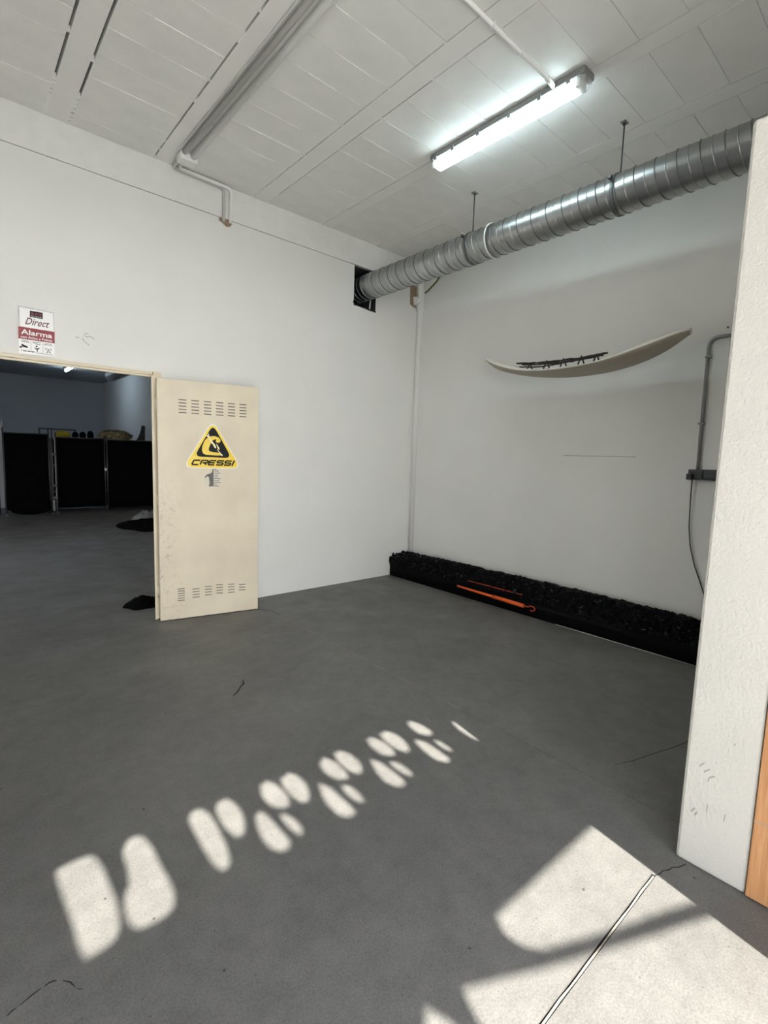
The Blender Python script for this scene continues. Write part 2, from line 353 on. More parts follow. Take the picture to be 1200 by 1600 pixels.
# --- ceiling: hollow blocks between concrete joists
ceil = MB().box(XL-0.2, 0.2, YF-0.2, 17.0, 3.955, 4.1).build('ceiling', 'dark_gap'); tag(ceil, 'white ceiling of hollow blocks between concrete joists', kind='structure')
beams = [(-6.06, -5.93), (-5.32, -5.19), (-4.58, -4.45), (-3.835, -3.700), (-3.093, -2.860), (-2.220, -2.076), (-1.448, -1.330), (-0.716, -0.585)]
gaps = {3: (0.015, 0.016), 4: (0.010, 0.006), 5: (0.006, 0.009), 6: (0.005, 0.005), 7: (0.004, 0.006)}
for i, (a, b) in enumerate(beams):
    MB().box(a, b, YF, -0.004, ZC-0.001, 3.957).build('ceiling_joist', 'beam', ceil)
cols = []
for i in range(len(beams)+1):
    x0 = XL if i == 0 else beams[i-1][1] + gaps.get(i-1, (0.005, 0.005))[1]
    x1 = 0.0 if i == len(beams) else beams[i][0] - gaps.get(i, (0.005, 0.005))[0]
    cols.append((x0, x1))
yj = [-0.007] + [-0.160 - 0.25*k for k in range(20) if -0.160 - 0.25*k > YF] + [YF]
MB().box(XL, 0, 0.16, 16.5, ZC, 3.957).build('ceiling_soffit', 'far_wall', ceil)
for ci, (x0, x1) in enumerate(cols):
    MB().box(x0+0.004, x1-0.004, YF, -0.008, ZC+0.0045, 3.957).build('block_infill', 'ceil', ceil)
    vis = ci >= 3
    me_cache = {}
    for k in range(len(yj)-1):
        ya, yb = yj[k+1], yj[k]; key = round(yb-ya, 3)
        if key not in me_cache:
            mb = MB(); g = 0.0014; h = (yb-ya)/2 - g; wx = (x1-x0)/2
            mb.box(-wx, wx, -h, h, 0, 0.02); o = mb.build('ceiling_block', 'ceil', ceil, bevel=0.002); me_cache[key] = o.data
        else:
            o = bpy.data.objects.new('ceiling_block', me_cache[key]); COL.objects.link(o); o.parent = ceil
        o.location = ((x0+x1)/2, (ya+yb)/2, ZC + random.uniform(-0.002, 0.0015))
        o.rotation_euler = (random.uniform(-1, 1)*0.004, random.uniform(-1, 1)*0.002, 0)
# mortar that clogs the joist gaps
def dabs(i, side, spec):
    mb = MB(); a, b = beams[i]; g = gaps[i][side]
    xa, xb = (a-g-0.001, a+0.001) if side == 0 else (b-0.001, b+g+0.001)
    for y, l in spec: mb.box(xa, xb, y-l/2, y+l/2, ZC-0.002, ZC+0.03)
    mb.build('gap_mortar', 'mortar', ceil)
endfill = lambda y_end: [(-0.012 - k*0.040, 0.030) for k in range(int(y_end/0.040))]
dabs(3, 0, [(-0.15, 0.29)] + [(-0.33-0.05*k, 0.028) for k in range(4)] + [(-0.97, 0.012), (-1.9, 0.02)])
dabs(3, 1, [(-0.02, 0.05)] + [(-0.08-0.06*k, 0.034) for k in range(6)] + [(-0.82, 0.02), (-1.5, 0.02)])
dabs(4, 0, [(-0.02, 0.04), (-0.16, 0.012), (-0.30, 0.008), (-0.92, 0.05), (-1.16, 0.01), (-1.62, 0.09), (-1.85, 0.012), (-2.2, 0.08)])
dabs(4, 1, [(-0.05, 0.12), (-0.41, 0.01), (-0.66, 0.02), (-0.91, 0.01), (-1.16, 0.015), (-1.41, 0.01), (-1.66, 0.02)])
dabs(5, 0, [(-0.02, 0.04), (-0.10, 0.03), (-0.16, 0.03), (-0.22, 0.024), (-0.41, 0.01), (-0.90, 0.01), (-1.41, 0.01), (-1.91, 0.012), (-2.4, 0.02)])
dabs(5, 1, [(-0.02, 0.05), (-0.09, 0.035), (-0.15, 0.03), (-0.20, 0.02), (-1.16, 0.01), (-1.66, 0.012), (-2.16, 0.01), (-2.66, 0.05)])
dabs(7, 0, [(-0.3, 0.5), (-1.2, 0.6), (-2.4, 0.3)])
dabs(7, 1, [(-0.04, 0.05), (-0.12, 0.05), (-0.20, 0.05)])
# mortar smeared into some of the block joints
for ci, ks in ((4, (0, 1, 2, 4, 5)), (5, (1, 2, 3, 4, 6, 7, 8)), (6, (2, 4, 5, 6, 7))):
    x0, x1 = cols[ci]
    for k in ks:
        mb = MB(); y = yj[k+1]; x = x0 + 0.03
        while x < x1-0.05:
            l = random.uniform(0.05, 0.16)
            if random.random() < 0.62:
                x2 = min(x+l, x1-0.01); wv = random.uniform(0.002, 0.0045)
                mb.box(x, x2, y-wv, y+wv, ZC-0.0035, ZC+0.01)
            x += l
        if len(mb.bm.verts): mb.build('joint_mortar', 'mortar', ceil)

# --- added unseen sheet outside the gate, its openings cut to shape the sun patches
HOLES = [
    [(-4.268,-2.637),(-4.201,-2.630),(-4.162,-2.636),(-4.146,-2.668),(-4.139,-2.724),(-4.137,-2.802),(-4.135,-2.877),(-4.140,-2.952),(-4.153,-3.018),(-4.172,-3.050),(-4.209,-3.060),(-4.250,-3.058),(-4.258,-3.020),(-4.259,-2.952),(-4.260,-2.874),(-4.265,-2.824),(-4.269,-2.734)],
    [(-4.003,-2.641),(-3.982,-2.682),(-3.977,-2.743),(-3.979,-2.840),(-3.976,-2.940),(-3.979,-2.996),(-4.002,-3.051),(-4.028,-3.064),(-4.075,-3.066),(-4.108,-3.056),(-4.124,-3.023),(-4.124,-2.970),(-4.116,-2.924),(-4.104,-2.887),(-4.082,-2.854),(-4.072,-2.792),(-4.071,-2.736),(-4.060,-2.683),(-4.035,-2.644)],
    [(-3.763,-2.645),(-3.745,-2.686),(-3.744,-2.756),(-3.753,-2.845),(-3.764,-2.925),(-3.782,-2.995),(-3.809,-3.016),(-3.826,-2.995),(-3.834,-2.932),(-3.831,-2.857),(-3.828,-2.753),(-3.819,-2.679),(-3.797,-2.645)],
    [(-3.651,-2.657),(-3.635,-2.702),(-3.637,-2.773),(-3.655,-2.844),(-3.684,-2.900),(-3.713,-2.898),(-3.724,-2.850),(-3.725,-2.776),(-3.713,-2.694),(-3.687,-2.656)],
    [(-3.462,-2.655),(-3.440,-2.702),(-3.435,-2.776),(-3.446,-2.835),(-3.466,-2.872),(-3.492,-2.866),(-3.517,-2.840),(-3.530,-2.802),(-3.523,-2.733),(-3.500,-2.674)],
    [(-3.354,-2.668),(-3.331,-2.714),(-3.333,-2.787),(-3.357,-2.858),(-3.391,-2.898),(-3.416,-2.885),(-3.426,-2.829),(-3.421,-2.746),(-3.405,-2.687)],
    [(-3.577,-2.812),(-3.563,-2.861),(-3.562,-2.946),(-3.560,-3.012),(-3.567,-3.052),(-3.591,-3.073),(-3.617,-3.067),(-3.635,-3.029),(-3.640,-2.974),(-3.627,-2.899),(-3.604,-2.834)],
    [(-3.505,-2.885),(-3.489,-2.936),(-3.489,-3.002),(-3.499,-3.035),(-3.518,-3.040),(-3.528,-3.010),(-3.530,-2.949),(-3.528,-2.895)],
    [(-3.158,-2.670),(-3.135,-2.732),(-3.140,-2.812),(-3.153,-2.871),(-3.180,-2.880),(-3.210,-2.850),(-3.222,-2.788),(-3.205,-2.703)],
    [(-3.062,-2.673),(-3.039,-2.728),(-3.042,-2.815),(-3.073,-2.874),(-3.106,-2.890),(-3.127,-2.837),(-3.123,-2.748),(-3.102,-2.678)],
    [(-3.283,-2.819),(-3.263,-2.867),(-3.262,-2.955),(-3.264,-3.037),(-3.274,-3.080),(-3.316,-3.081),(-3.337,-3.039),(-3.335,-2.962),(-3.315,-2.881)],
    [(-3.205,-2.892),(-3.186,-2.925),(-3.186,-2.994),(-3.199,-3.044),(-3.217,-3.044),(-3.231,-3.009),(-3.229,-2.928)],
    [(-2.859,-2.679),(-2.837,-2.743),(-2.844,-2.830),(-2.866,-2.880),(-2.895,-2.872),(-2.920,-2.829),(-2.917,-2.738),(-2.892,-2.680)],
    [(-2.761,-2.678),(-2.736,-2.740),(-2.748,-2.832),(-2.780,-2.895),(-2.811,-2.904),(-2.829,-2.844),(-2.827,-2.749),(-2.805,-2.686)],
    [(-2.988,-2.822),(-2.963,-2.872),(-2.963,-2.972),(-2.969,-3.048),(-2.991,-3.081),(-3.026,-3.068),(-3.045,-3.008),(-3.026,-2.912)],
    [(-2.922,-2.900),(-2.900,-2.920),(-2.896,-2.974),(-2.902,-3.038),(-2.918,-3.052),(-2.938,-3.025),(-2.941,-2.963),(-2.936,-2.910)],
    [(-2.583,-2.687),(-2.560,-2.746),(-2.564,-2.835),(-2.582,-2.866),(-2.618,-2.860),(-2.637,-2.814),(-2.626,-2.727),(-2.604,-2.689)],
    [(-2.688,-2.835),(-2.663,-2.899),(-2.669,-3.001),(-2.677,-3.076),(-2.708,-3.087),(-2.736,-3.039),(-2.731,-2.952),(-2.711,-2.871)],
    [(-2.615,-2.900),(-2.600,-2.930),(-2.602,-2.995),(-2.616,-3.040),(-2.634,-3.020),(-2.634,-2.954)],
    [(-2.380,-2.834),(-2.370,-2.883),(-2.378,-2.987),(-2.390,-3.091),(-2.424,-3.092),(-2.442,-3.035),(-2.435,-2.935),(-2.408,-2.853)],
    # larger openings cut for the big sun patches
    [(-2.10,-3.745),(-3.203,-3.734),(-3.238,-3.79),(-3.225,-3.855),(-3.19,-3.897),(-2.981,-3.994),(-2.747,-4.092),(-2.60,-4.155),(-2.10,-4.37)],
    [(-3.462,-3.808),(-3.213,-3.935),(-2.987,-4.040),(-2.666,-4.182),(-2.10,-4.43),(-2.10,-4.66),(-3.53,-4.66),(-3.497,-3.904),(-3.485,-3.853)],
    [(-3.577,-3.775),(-3.550,-3.85),(-3.575,-4.40),(-3.80,-4.40),(-3.655,-3.85)],
]
ZK = 3.30; sh = Vector((SUN_H.x, SUN_H.y))*(ZK/math.tan(SUN_EL))
cu = bpy.data.curves.new('added_sun_shaper', 'CURVE'); cu.dimensions = '2D'; cu.fill_mode = 'BOTH'; cu.extrude = 0.006
def spl(pts):
    s_ = cu.splines.new('POLY'); s_.points.add(len(pts)-1); s_.use_cyclic_u = True
    for q, p in zip(s_.points, pts): q.co = (p[0], p[1], 0, 1)
spl([(-7.6, YF-0.2), (0.2, YF-0.2), (0.2, -4.72-sh.y), (-7.6, -4.72-sh.y)])
for h in HOLES: spl([(p[0]-sh.x, p[1]-sh.y) for p in h])
tmp = bpy.data.objects.new('tmp', cu); COL.objects.link(tmp)
dg = bpy.context.evaluated_depsgraph_get(); dg.update()
me = bpy.data.meshes.new_from_object(tmp.evaluated_get(dg)); bpy.data.objects.remove(tmp)
shaper = empty('added_sun_shaper', (-3.5, YF-0.2, ZK)); tag(shaper, 'added unseen grey sheet, slotted to shape the sunlight', 'sun_shaper')
o = obj('sun_shaper_sheet', me, 'sun_shaper', shaper); o.location = (3.5, -(YF-0.2), 0)
for bx in (-7.4, -1.8, -0.1):
    MB().tube([(bx+3.5, -0.02, 0.75), (bx+3.5, -2.4, 0.02)], 0.015).build('tie_rod', 'steel', shaper)

# ================================================================ DOORWAY
fr = empty('door_1', (-3.14, 0, 0)); tag(fr, 'beige steel door with louvres and triangular sticker, folded back against wall', kind='structure')
JX0, JX1 = -3.190, -3.128
fo = Vector((-3.14, 0, 0))
def fbox(name, x0, x1, y0, y1, z0, z1, mat_='beige', bev=0.004): return MB().box(x0-fo.x, x1-fo.x, y0, y1, z0, z1).build(name, mat_, fr, bevel=bev)
fbox('door_jamb', -3.174, -3.154, -0.108, -0.090, 0, 2.09, bev=0.002); fbox('jamb_rebate', -3.1535, -3.092, -0.090, -0.060, 0, 2.125, bev=0.002); fbox('jamb_rebate', -3.139, -3.092, -0.060, 0.0, 0, 2.125, bev=0.002)
fbox('door_jamb', DX0-0.02, DX0+0.03, -0.105, T, 0, 2.08)
fbox('door_head', DX0-0.02, -3.092, -0.034, 0.0, 2.103, 2.128, bev=0.002); fbox('door_head', DX0-0.02, -3.14, -0.024, 0.0, 2.085, 2.1025, bev=0.002)
# leaf: local x along leaf, y = outwards to the room (negative world y), z up
LA = Vector((-3.162, -0.192, 0)); LD = Vector((0.836, -0.156, 0)).normalized(); LN = Vector((LD.y, -LD.x, 0))  # towards camera
LM = Matrix((LD, -LN, Vector((0, 0, 1)))).transposed().to_4x4(); LM.translation = LA - fo
def leafpart(mb, name, mat_, par=None, **k):
    o = mb.build(name, mat_, par or fr, **k)
    if par is None: o.matrix_local = LM
    return o
lf = lambda u, v, d: (u, -d, v)       # leaf face coordinates, d outwards
leaf = leafpart(MB().box(0.002, 0.850, 0.0, 0.042, 0.006, 2.066), 'door_leaf', 'door', bevel=0.003)
for z in (0.25, 1.05, 1.85):
    MB().tube([(-3.150-fo.x, -0.118, z-0.05), (-3.150-fo.x, -0.118, z+0.05)], 0.012).build('hinge', 'beige', fr)
# fold line across the skin
mb = MB(); ribbon(mb, [(0.004,0.668),(0.188,0.681),(0.398,0.685),(0.846,0.709)], 0.006, lf, (-0.001, 0.0018)); mb.build('skin_fold', 'beige', leaf)
# louvres
mb = MB(); mb.prism([(-0.031,-0.0045),(0.031,-0.0045),(0.031,0.0035),(-0.031,0.0035)], lf, (-0.001, 0.0006), 0)
mb.prism([(-0.033,0.0035),(0.033,0.0035),(0.030,0.0065),(-0.030,0.0065)], lf, (-0.001, 0.0045), 1)
lv = mb.build('louvre', ['slot', 'beige'], leaf)
first = True
def put_louvre(u, v, tilt=0.0, s=1.0):
    global first
    mt4 = Matrix.Translation((u, 0, v)) @ Matrix.Rotation(tilt, 4, 'Y') @ Matrix.Scale(s, 4)
    if first: lv.matrix_local = mt4; first = False
    else: mesh_copy(lv, leaf, mt4)
for g in range(6):
    for k in range(5): put_louvre(0.199 + g*0.1016, 1.903 - k*0.0265, random.uniform(-0.015, 0.015))
for g, (u, n, z0) in enumerate([(0.170, 6, 0.276), (0.294, 4, 0.262), (0.400, 4, 0.272), (0.497, 4, 0.277), (0.602, 4, 0.272), (0.702, 3, 0.258)]):
    for k in range(n): put_louvre(u, z0 - k*(0.021 if n == 6 else 0.0255), random.uniform(-0.02, 0.05), 0.95)

# triangular sticker
tri = [(0.446, 1.745), (0.690, 1.333), (0.200, 1.333)]
def scale_poly(p, s_):
    cx = sum(a for a, _ in p)/len(p); cy = sum(b for _, b in p)/len(p)
    return [(cx+(a-cx)*s_, cy+(b-cy)*s_) for a, b in p]
st = MB().prism(round_poly(scale_poly(tri, 1.03), 0.085), lf, (0, 0.0006)).build('triangle_sticker', 'white_ink', leaf); st['label'] = 'yellow and black triangular diving sticker'
# sub-parts of the sticker are siblings on the leaf so that no fourth level arises
stk = lambda poly, nm, mt_, d: MB().prism(poly, lf, d).build(nm, mt_, leaf)
stk(round_poly(scale_poly(tri, 0.985), 0.082), 'sticker_field', 'yellow', (0.0006, 0.0010))
stk(round_poly([(0.447, 1.712), (0.606, 1.424), (0.288, 1.430)], 0.062), 'sticker_emblem', 'black_ink', (0.0010, 0.0014))
stk([(0.404,1.598),(0.430,1.610),(0.462,1.612),(0.493,1.602),(0.510,1.583),(0.507,1.562),(0.490,1.554),(0.473,1.560),(0.468,1.572),(0.478,1.584),(0.462,1.584),(0.440,1.572),(0.427,1.546),(0.413,1.512),(0.409,1.494),(0.416,1.479),(0.445,1.473),(0.487,1.470),(0.513,1.456),(0.520,1.446),(0.481,1.444),(0.387,1.447),(0.361,1.460),(0.353,1.485),(0.356,1.520),(0.372,1.562),(0.388,1.585)], 'sticker_letter', 'yellow', (0.0014, 0.0017))
# diver figure: fins, body, arms
mb = MB()
mb.prism([(0.409,1.636),(0.414,1.612),(0.419,1.606),(0.407,1.598),(0.386,1.612),(0.402,1.617)], lf, (0.0017, 0.0021))
mb.prism([(0.408,1.610),(0.418,1.608),(0.428,1.580),(0.446,1.560),(0.462,1.541),(0.474,1.515),(0.466,1.504),(0.456,1.515),(0.444,1.537),(0.424,1.560),(0.412,1.584)], lf, (0.0017, 0.0021))
mb.prism([(0.473,1.545),(0.482,1.540),(0.501,1.507),(0.498,1.494),(0.487,1.500)], lf, (0.0017, 0.0021))
mb.prism([(0.478,1.500),(0.486,1.496),(0.514,1.462),(0.528,1.452),(0.524,1.438),(0.512,1.447)], lf, (0.0017, 0.0021))
mb.build('sticker_diver', 'cream_ink', leaf)
# lettering CRESSI, heavy extended slanted capitals
GL = {'C': [[(1,1),(0.12,1),(0,0.86),(0,0.14),(0.12,0),(1,0)]],
      'R': [[(0,0),(0,1),(0.9,1),(1,0.86),(1,0.58),(0.9,0.45),(0.25,0.45)], [(0.55,0.45),(1,0)]],
      'E': [[(1,1),(0.12,1),(0,0.86),(0,0.14),(0.12,0),(1,0)], [(0,0.5),(0.92,0.5)]],
      'S': [[(1,1),(0.1,1),(0,0.9),(0,0.6),(0.1,0.5),(0.9,0.5),(1,0.4),(1,0.1),(0.9,0),(0,0)]],
      'I': [[(0.5,-0.16),(0.5,1.16)]]}
mb = MB(); x = 0.268
for i, ch in enumerate('CRESSI'):
    wl_ = 0.053 if ch != 'I' else 0.010
    for L in GL[ch]:
        pp = [(x + a*wl_ + 0.018*b, 1.361 + b*0.037 + 0.0) for a, b in L]
        ribbon(mb, pp, 0.0128, lf, (0.0010, 0.0015 + 0.00005*i))
    x += wl_ + 0.0145
mb.build('sticker_lettering', 'black_ink', leaf)
# small turtle sticker
tst = stk([(0.372,1.166),(0.512,1.166),(0.512,1.327),(0.440,1.327),(0.372,1.25)], 'turtle_sticker', 'sticker', (0, 0.0005)); tst['label'] = 'small pale sticker with a dark turtle and fine print'
mb = MB()
mb.prism([(0.443,1.326),(0.449,1.326),(0.450,1.172),(0.438,1.172),(0.430,1.176),(0.424,1.168),(0.413,1.170),(0.408,1.184),(0.416,1.196),(0.412,1.225),(0.410,1.250),(0.400,1.262),(0.386,1.250),(0.372,1.240),(0.380,1.262),(0.398,1.279),(0.420,1.284),(0.436,1.296)], lf, (0.0005, 0.0009))
mb.build('turtle_print', 'grey_ink', leaf)
mb = MB()
for (a, b), z in zip([(0.452,0.476),(0.456,0.492),(0.454,0.506),(0.455,0.490),(0.456,0.486),(0.452,0.508),(0.454,0.498),(0.452,0.510),(0.456,0.474),(0.452,0.494)], [1.322,1.307,1.289,1.271,1.255,1.240,1.222,1.205,1.190,1.175]):
    mb.prism([(a, z-0.003), (b, z-0.003), (b, z+0.003), (a, z+0.003)], lf, (0.0005, 0.0008))
mb.build('fine_print', 'grey_ink', leaf)['kind'] = 'stuff'

# ================================================================ ALARM SIGN
sg = empty('alarm_sign', (-3.94, -0.006, 2.13)); tag(sg, 'white and maroon alarm notice on the wall above the doorway', 'sign')
sf = lambda x, z, d: (x+3.94, -d, z-2.13)
MB().prism([(-4.045,2.477),(-3.829,2.474),(-3.829,2.336),(-4.045,2.336)], sf, (-0.006, 0.002)).build('back_plate', 'steel', sg)
MB().prism([(-4.054,2.142),(-3.834,2.148),(-3.834,2.467),(-4.038,2.468),(-4.040,2.334),(-4.054,2.334)], sf, (0.002, 0.006)).build('sign_plate', 'sign_white', sg)
MB().prism([(-4.053,2.247),(-3.831,2.248),(-3.829,2.332),(-4.051,2.333)], sf, (0.006, 0.0068)).build('red_band', 'maroon', sg)
lg = MB().prism([(-3.979,2.411),(-3.900,2.411),(-3.899,2.456),(-3.977,2.456)], sf, (0.006, 0.0066)).build('logo_panel', 'black_ink', sg)
for k in range(3):
    c_ = (-3.963 + k*0.0245, 2.438)
    MB().prism([(c_[0]+0.0095*math.cos(t*math.pi/7), c_[1]+0.0095*math.sin(t*math.pi/7)) for t in range(14)], sf, (0.0066, 0.0070)).build('logo_disc', 'dark_red', lg)
text_mesh('logo_lettering', 'SECURITAS', 0.007, 0.066, lambda u, v, d: sf(-3.972+u, 2.416+v, d), 'sign_white', lg, depth=(0, 0.0071))
text_mesh('script_lettering', 'Direct', 0.050, 0.140, lambda u, v, d: sf(-4.010+u+v*0.35, 2.354+v, d), 'dark_maroon', sg, bold=0.010, depth=(0, 0.0066))
text_mesh('title_lettering', 'Alarma', 0.036, 0.190, lambda u, v, d: sf(-4.036+u, 2.281+v, d), 'sign_white', sg, bold=0.018, depth=(0, 0.0074))
text_mesh('subtitle_lettering', 'con Aviso a Policía', 0.017, 0.192, lambda u, v, d: sf(-4.038+u, 2.255+v, d), 'sign_white', sg, bold=0.012, depth=(0, 0.0074))
pf = lambda P, nm: MB().prism(P, sf, (0.006, 0.0066)).build(nm, 'black_ink', sg)
for xx in (-3.979, -3.906): MB().prism([(xx-0.0008,2.168),(xx+0.0008,2.168),(xx+0.0008,2.240),(xx-0.0008,2.240)], sf, (0.006, 0.0064)).build('cell_rule', 'grey_ink', sg)
mb = MB()
for a, b, z in [(-4.038,-3.992,2.236),(-4.036,-3.988,2.228),(-3.970,-3.918,2.236),(-3.966,-3.94,2.229),(-3.950,-3.92,2.222),(-3.894,-3.852,2.236),(-3.900,-3.846,2.228)]:
    mb.prism([(a,z-0.0018),(b,z-0.0018),(b,z+0.0018),(a,z+0.0018)], sf, (0.006, 0.0064))
for a, b in ((-4.040,-4.034),(-4.028,-4.006),(-4.002,-3.982),(-3.978,-3.960)):
    mb.prism([(a,2.160),(b,2.160),(b,2.168),(a,2.168)], sf, (0.006, 0.0064))
mb.prism([(-3.955,2.158),(-3.842,2.158),(-3.842,2.1615),(-3.955,2.1615)], sf, (0.006, 0.0064))
mb.build('fine_print', 'grey_ink', sg)['kind'] = 'stuff'
pf([(-4.048,2.180),(-4.034,2.184),(-4.032,2.192),(-3.998,2.186),(-4.000,2.198),(-4.034,2.212),(-4.038,2.200),(-4.030,2.196),(-4.048,2.192)], 'camera_icon')
pf([(-3.960,2.200),(-3.955,2.190),(-3.946,2.184),(-3.945,2.166),(-3.941,2.166),(-3.940,2.184),(-3.931,2.190),(-3.926,2.202),(-3.934,2.196),(-3.943,2.193),(-3.953,2.195)], 'agent_icon')
pf([(-3.945+0.006*math.cos(t), 2.207+0.006*math.sin(t)) for t in [k*math.pi/4 for k in range(8)]], 'agent_icon')
mb = MB(); ax, az = -3.872, 2.192
ribbon(mb, [(ax-0.012,2.168),(ax,az+0.006),(ax+0.012,2.168)], 0.004, sf, (0.006, 0.0066)); ribbon(mb, [(ax-0.008,2.178),(ax+0.008,2.178)], 0.003, sf, (0.006, 0.0066))
for s_ in (-1, 1):
    for rr in (0.011, 0.019): ribbon(mb, [(ax+s_*rr*math.cos(t), az+0.007+rr*math.sin(t)*0.8) for t in (-0.8,-0.4,0,0.4,0.8)], 0.0022, sf, (0.006, 0.0066))
mb.build('antenna_icon', 'black_ink', sg)
# scratch marks in the wall paint
mb = MB(); wfn = lambda x, z, d: (x, -d, z)
for P in ([(-3.69,2.325),(-3.675,2.318),(-3.668,2.325)], [(-3.635,2.345),(-3.61,2.335),(-3.60,2.34)], [(-3.645,2.325),(-3.64,2.305),(-3.60,2.275)], [(-3.60,2.345),(-3.575,2.338),(-3.565,2.322)], [(-3.63,2.36),(-3.605,2.362)]):
    ribbon(mb, P, 0.004, wfn, (0, 0.0008))
mb.build('paint_scratch', 'filler', wb)

# ================================================================ SERVICES
# --- spiral duct
DXC, DZC, DR = -0.832, 3.366, 0.131
duct = empty('spiral_duct', (DXC, 0, DZC)); tag(duct, 'galvanised spiral duct hung below the ceiling along the right wall', 'duct')
def dfn(u, v):
    y = 0.6 - u*(0.6+4.95); a = v*2*math.pi
    return (DR*math.cos(a), y, DR*math.sin(a))
mb = MB(); mb.grid(90, 40, dfn, closed_v=True); mb.build('duct_body', 'galv', duct)
P = 0.130
for k in range(41):
    # one helical turn of the lock seam, an object for each turn
    if k == 0:
        pts = [(DR*math.cos(t*2*math.pi/40), -t/40*P, DR*math.sin(t*2*math.pi/40)) for t in range(41)]
        seam = MB().tube([Vector((p[0]*1.012, p[1], p[2]*1.012)) for p in pts], 0.0042, 6, caps=False).build('lock_seam', 'galv_rib', duct)
        pts = [(DR*math.cos(t*2*math.pi/40), -t/40*P - P*0.5, DR*math.sin(t*2*math.pi/40)) for t in range(41)]
        rib = MB().tube([Vector(p) for p in pts], 0.0042, 6, caps=False).build('stiffening_rib', 'galv', duct)
        seam.location.y = rib.location.y = 0.5 - 0.021
    else:
        for s_ in (seam, rib):
            o = s_.copy(); COL.objects.link(o); o.parent = duct; o.location.y = 0.5 - 0.021 - P*k
def collar(y, w_=0.05, mt_='galv'):
    mb = MB(); mb.grid(5, 40, lambda u, v: ((DR+0.007)*math.cos(v*2*math.pi), y - w_/2 + u*w_, (DR+0.007)*math.sin(v*2*math.pi)), closed_v=True)
    return mb.build('duct_collar', mt_, duct)
collar(-1.735, 0.05)
MB().tube([((DR+0.009)*math.cos(t*2*math.pi/40), -1.745, (DR+0.009)*math.sin(t*2*math.pi/40)) for t in range(41)], 0.006, 6, caps=False).build('sealant_bead', 'pvc', duct)
for y in (-1.515, -2.815):
    collar(y, 0.022, 'galv_rib')
    MB().box(-DR-0.035, -DR-0.003, y-0.012, y+0.012, 0.050, 0.072).build('clamp_bolt', 'dark_steel', duct, bevel=0.003)
for y, lab in ((-1.505, 'thin steel rod holding the duct near its pale collar'), (-2.814, 'longer looking steel rod holding the duct beside the tube lamp')):
    h = empty('hanger_rod', (-0.835, y, ZC)); tag(h, lab, 'hanger rod')
    MB().tube([(0, 0, -0.002), (0, 0, DZC+DR-ZC+0.004)], 0.005, 8).build('rod', 'dark_steel', h)
    MB().box(-0.028, 0.028, -0.02, 0.02, -0.010, -0.0045).build('ceiling_plate', 'steel', h, bevel=0.002)
    MB().tube([(0, 0, -0.010), (0, 0, -0.022)], 0.011, 6).build('nut', 'dark_steel', h)
# dark sleeve in the duct opening
slv = empty('duct_sleeve', (-0.85, 0.05, 3.35)); tag(slv, 'dark sheet lining of the wall opening around the duct', 'duct sleeve')
for nm, (x0, x1, y0, y1, z0, z1) in (('side_sheet', (-1.009,-1.004,0.004,0.5,3.142,3.56)), ('side_sheet', (-0.697,-0.692,0.004,0.5,3.142,3.56)), ('bottom_sheet', (-1.009,-0.692,0.004,0.5,3.142,3.147)), ('top_sheet', (-1.009,-0.692,0.010,0.5,3.553,3.558))):
    MB().box(x0+0.85, x1+0.85, y0-0.05, y1-0.05, z0-3.35, z1-3.35).build(nm, 'grey_box', slv)
MB().box(-0.150, 0.150, 0.35, 0.36, -0.20, 0.20).build('back_sheet', 'black_plastic', slv)
MB().tube([(0.125, 0.02, -0.19), (0.135, 0.02, -0.06)], 0.008).build('loose_strip', 'pvc', slv)
# irregular broken lower edge of the opening
mb = MB(); poly = [(HX0-0.012,3.165),(-0.93,3.148),(-0.80,3.128),(-0.69,3.122),(-0.69,3.142),(-1.0,3.144),(HX0,3.2)]
mb.prism(poly, wfn, (-0.002, 0.002)); mb.build('chipped_edge', 'black_plastic', wb)

# --- tube lamp
LY0, LY1, LX = -1.610, -2.880, -1.462
lamp = empty('tube_lamp', (LX, (LY0+LY1)/2, ZC)); tag(lamp, 'lit twin fluorescent tube lamp in a grey housing on the ceiling', 'lamp')
hl = (LY0-LY1)/2
MB().box(-0.062, 0.062, -hl, hl, -0.048, -0.004).build('housing', 'lamp_body', lamp, bevel=0.012)
for x in (-0.028, 0.028): MB().tube([(x, -hl+0.085, -0.080), (x, hl-0.04, -0.080)], 0.019, 14).build('tube', 'tube', lamp)
gl = bpy.data.materials.new('clear_lamp_cover'); gl.use_nodes = True
gb = gl.node_tree.nodes['Principled BSDF']; gb.inputs['Base Color'].default_value = (0.93, 0.97, 0.98, 1); gb.inputs['Roughness'].default_value = 0.25
gb.inputs['Transmission Weight'].default_value = 0.0; gb.inputs['Alpha'].default_value = 0.30
M['cover'] = gl
def cov(u, v):
    a = math.pi*v; y = -hl+0.006 + u*(2*hl-0.012)
    e = 1.0 if 0.02 < u < 0.98 else 0.72
    return (0.056*e*math.cos(a), y, -0.048 - 0.060*e*math.sin(a)**0.6)
mb = MB(); V = mb.grid(40, 14, cov)
mb.bm.faces.new(V[0]); mb.bm.faces.new(V[-1][::-1]); mb.build('cover', 'cover', lamp)
for y in (-0.53, -0.33, -0.1, 0.16, 0.40, 0.57): MB().box(-0.068, -0.058, y-0.012, y+0.012, -0.066, -0.030).build('clip', 'lamp_body', lamp, bevel=0.002)
for y in (-hl+0.052, hl-0.022): MB().box(-0.045, 0.045, y-0.012, y+0.012, -0.100, -0.050).build('lampholder', 'pvc', lamp, bevel=0.003)

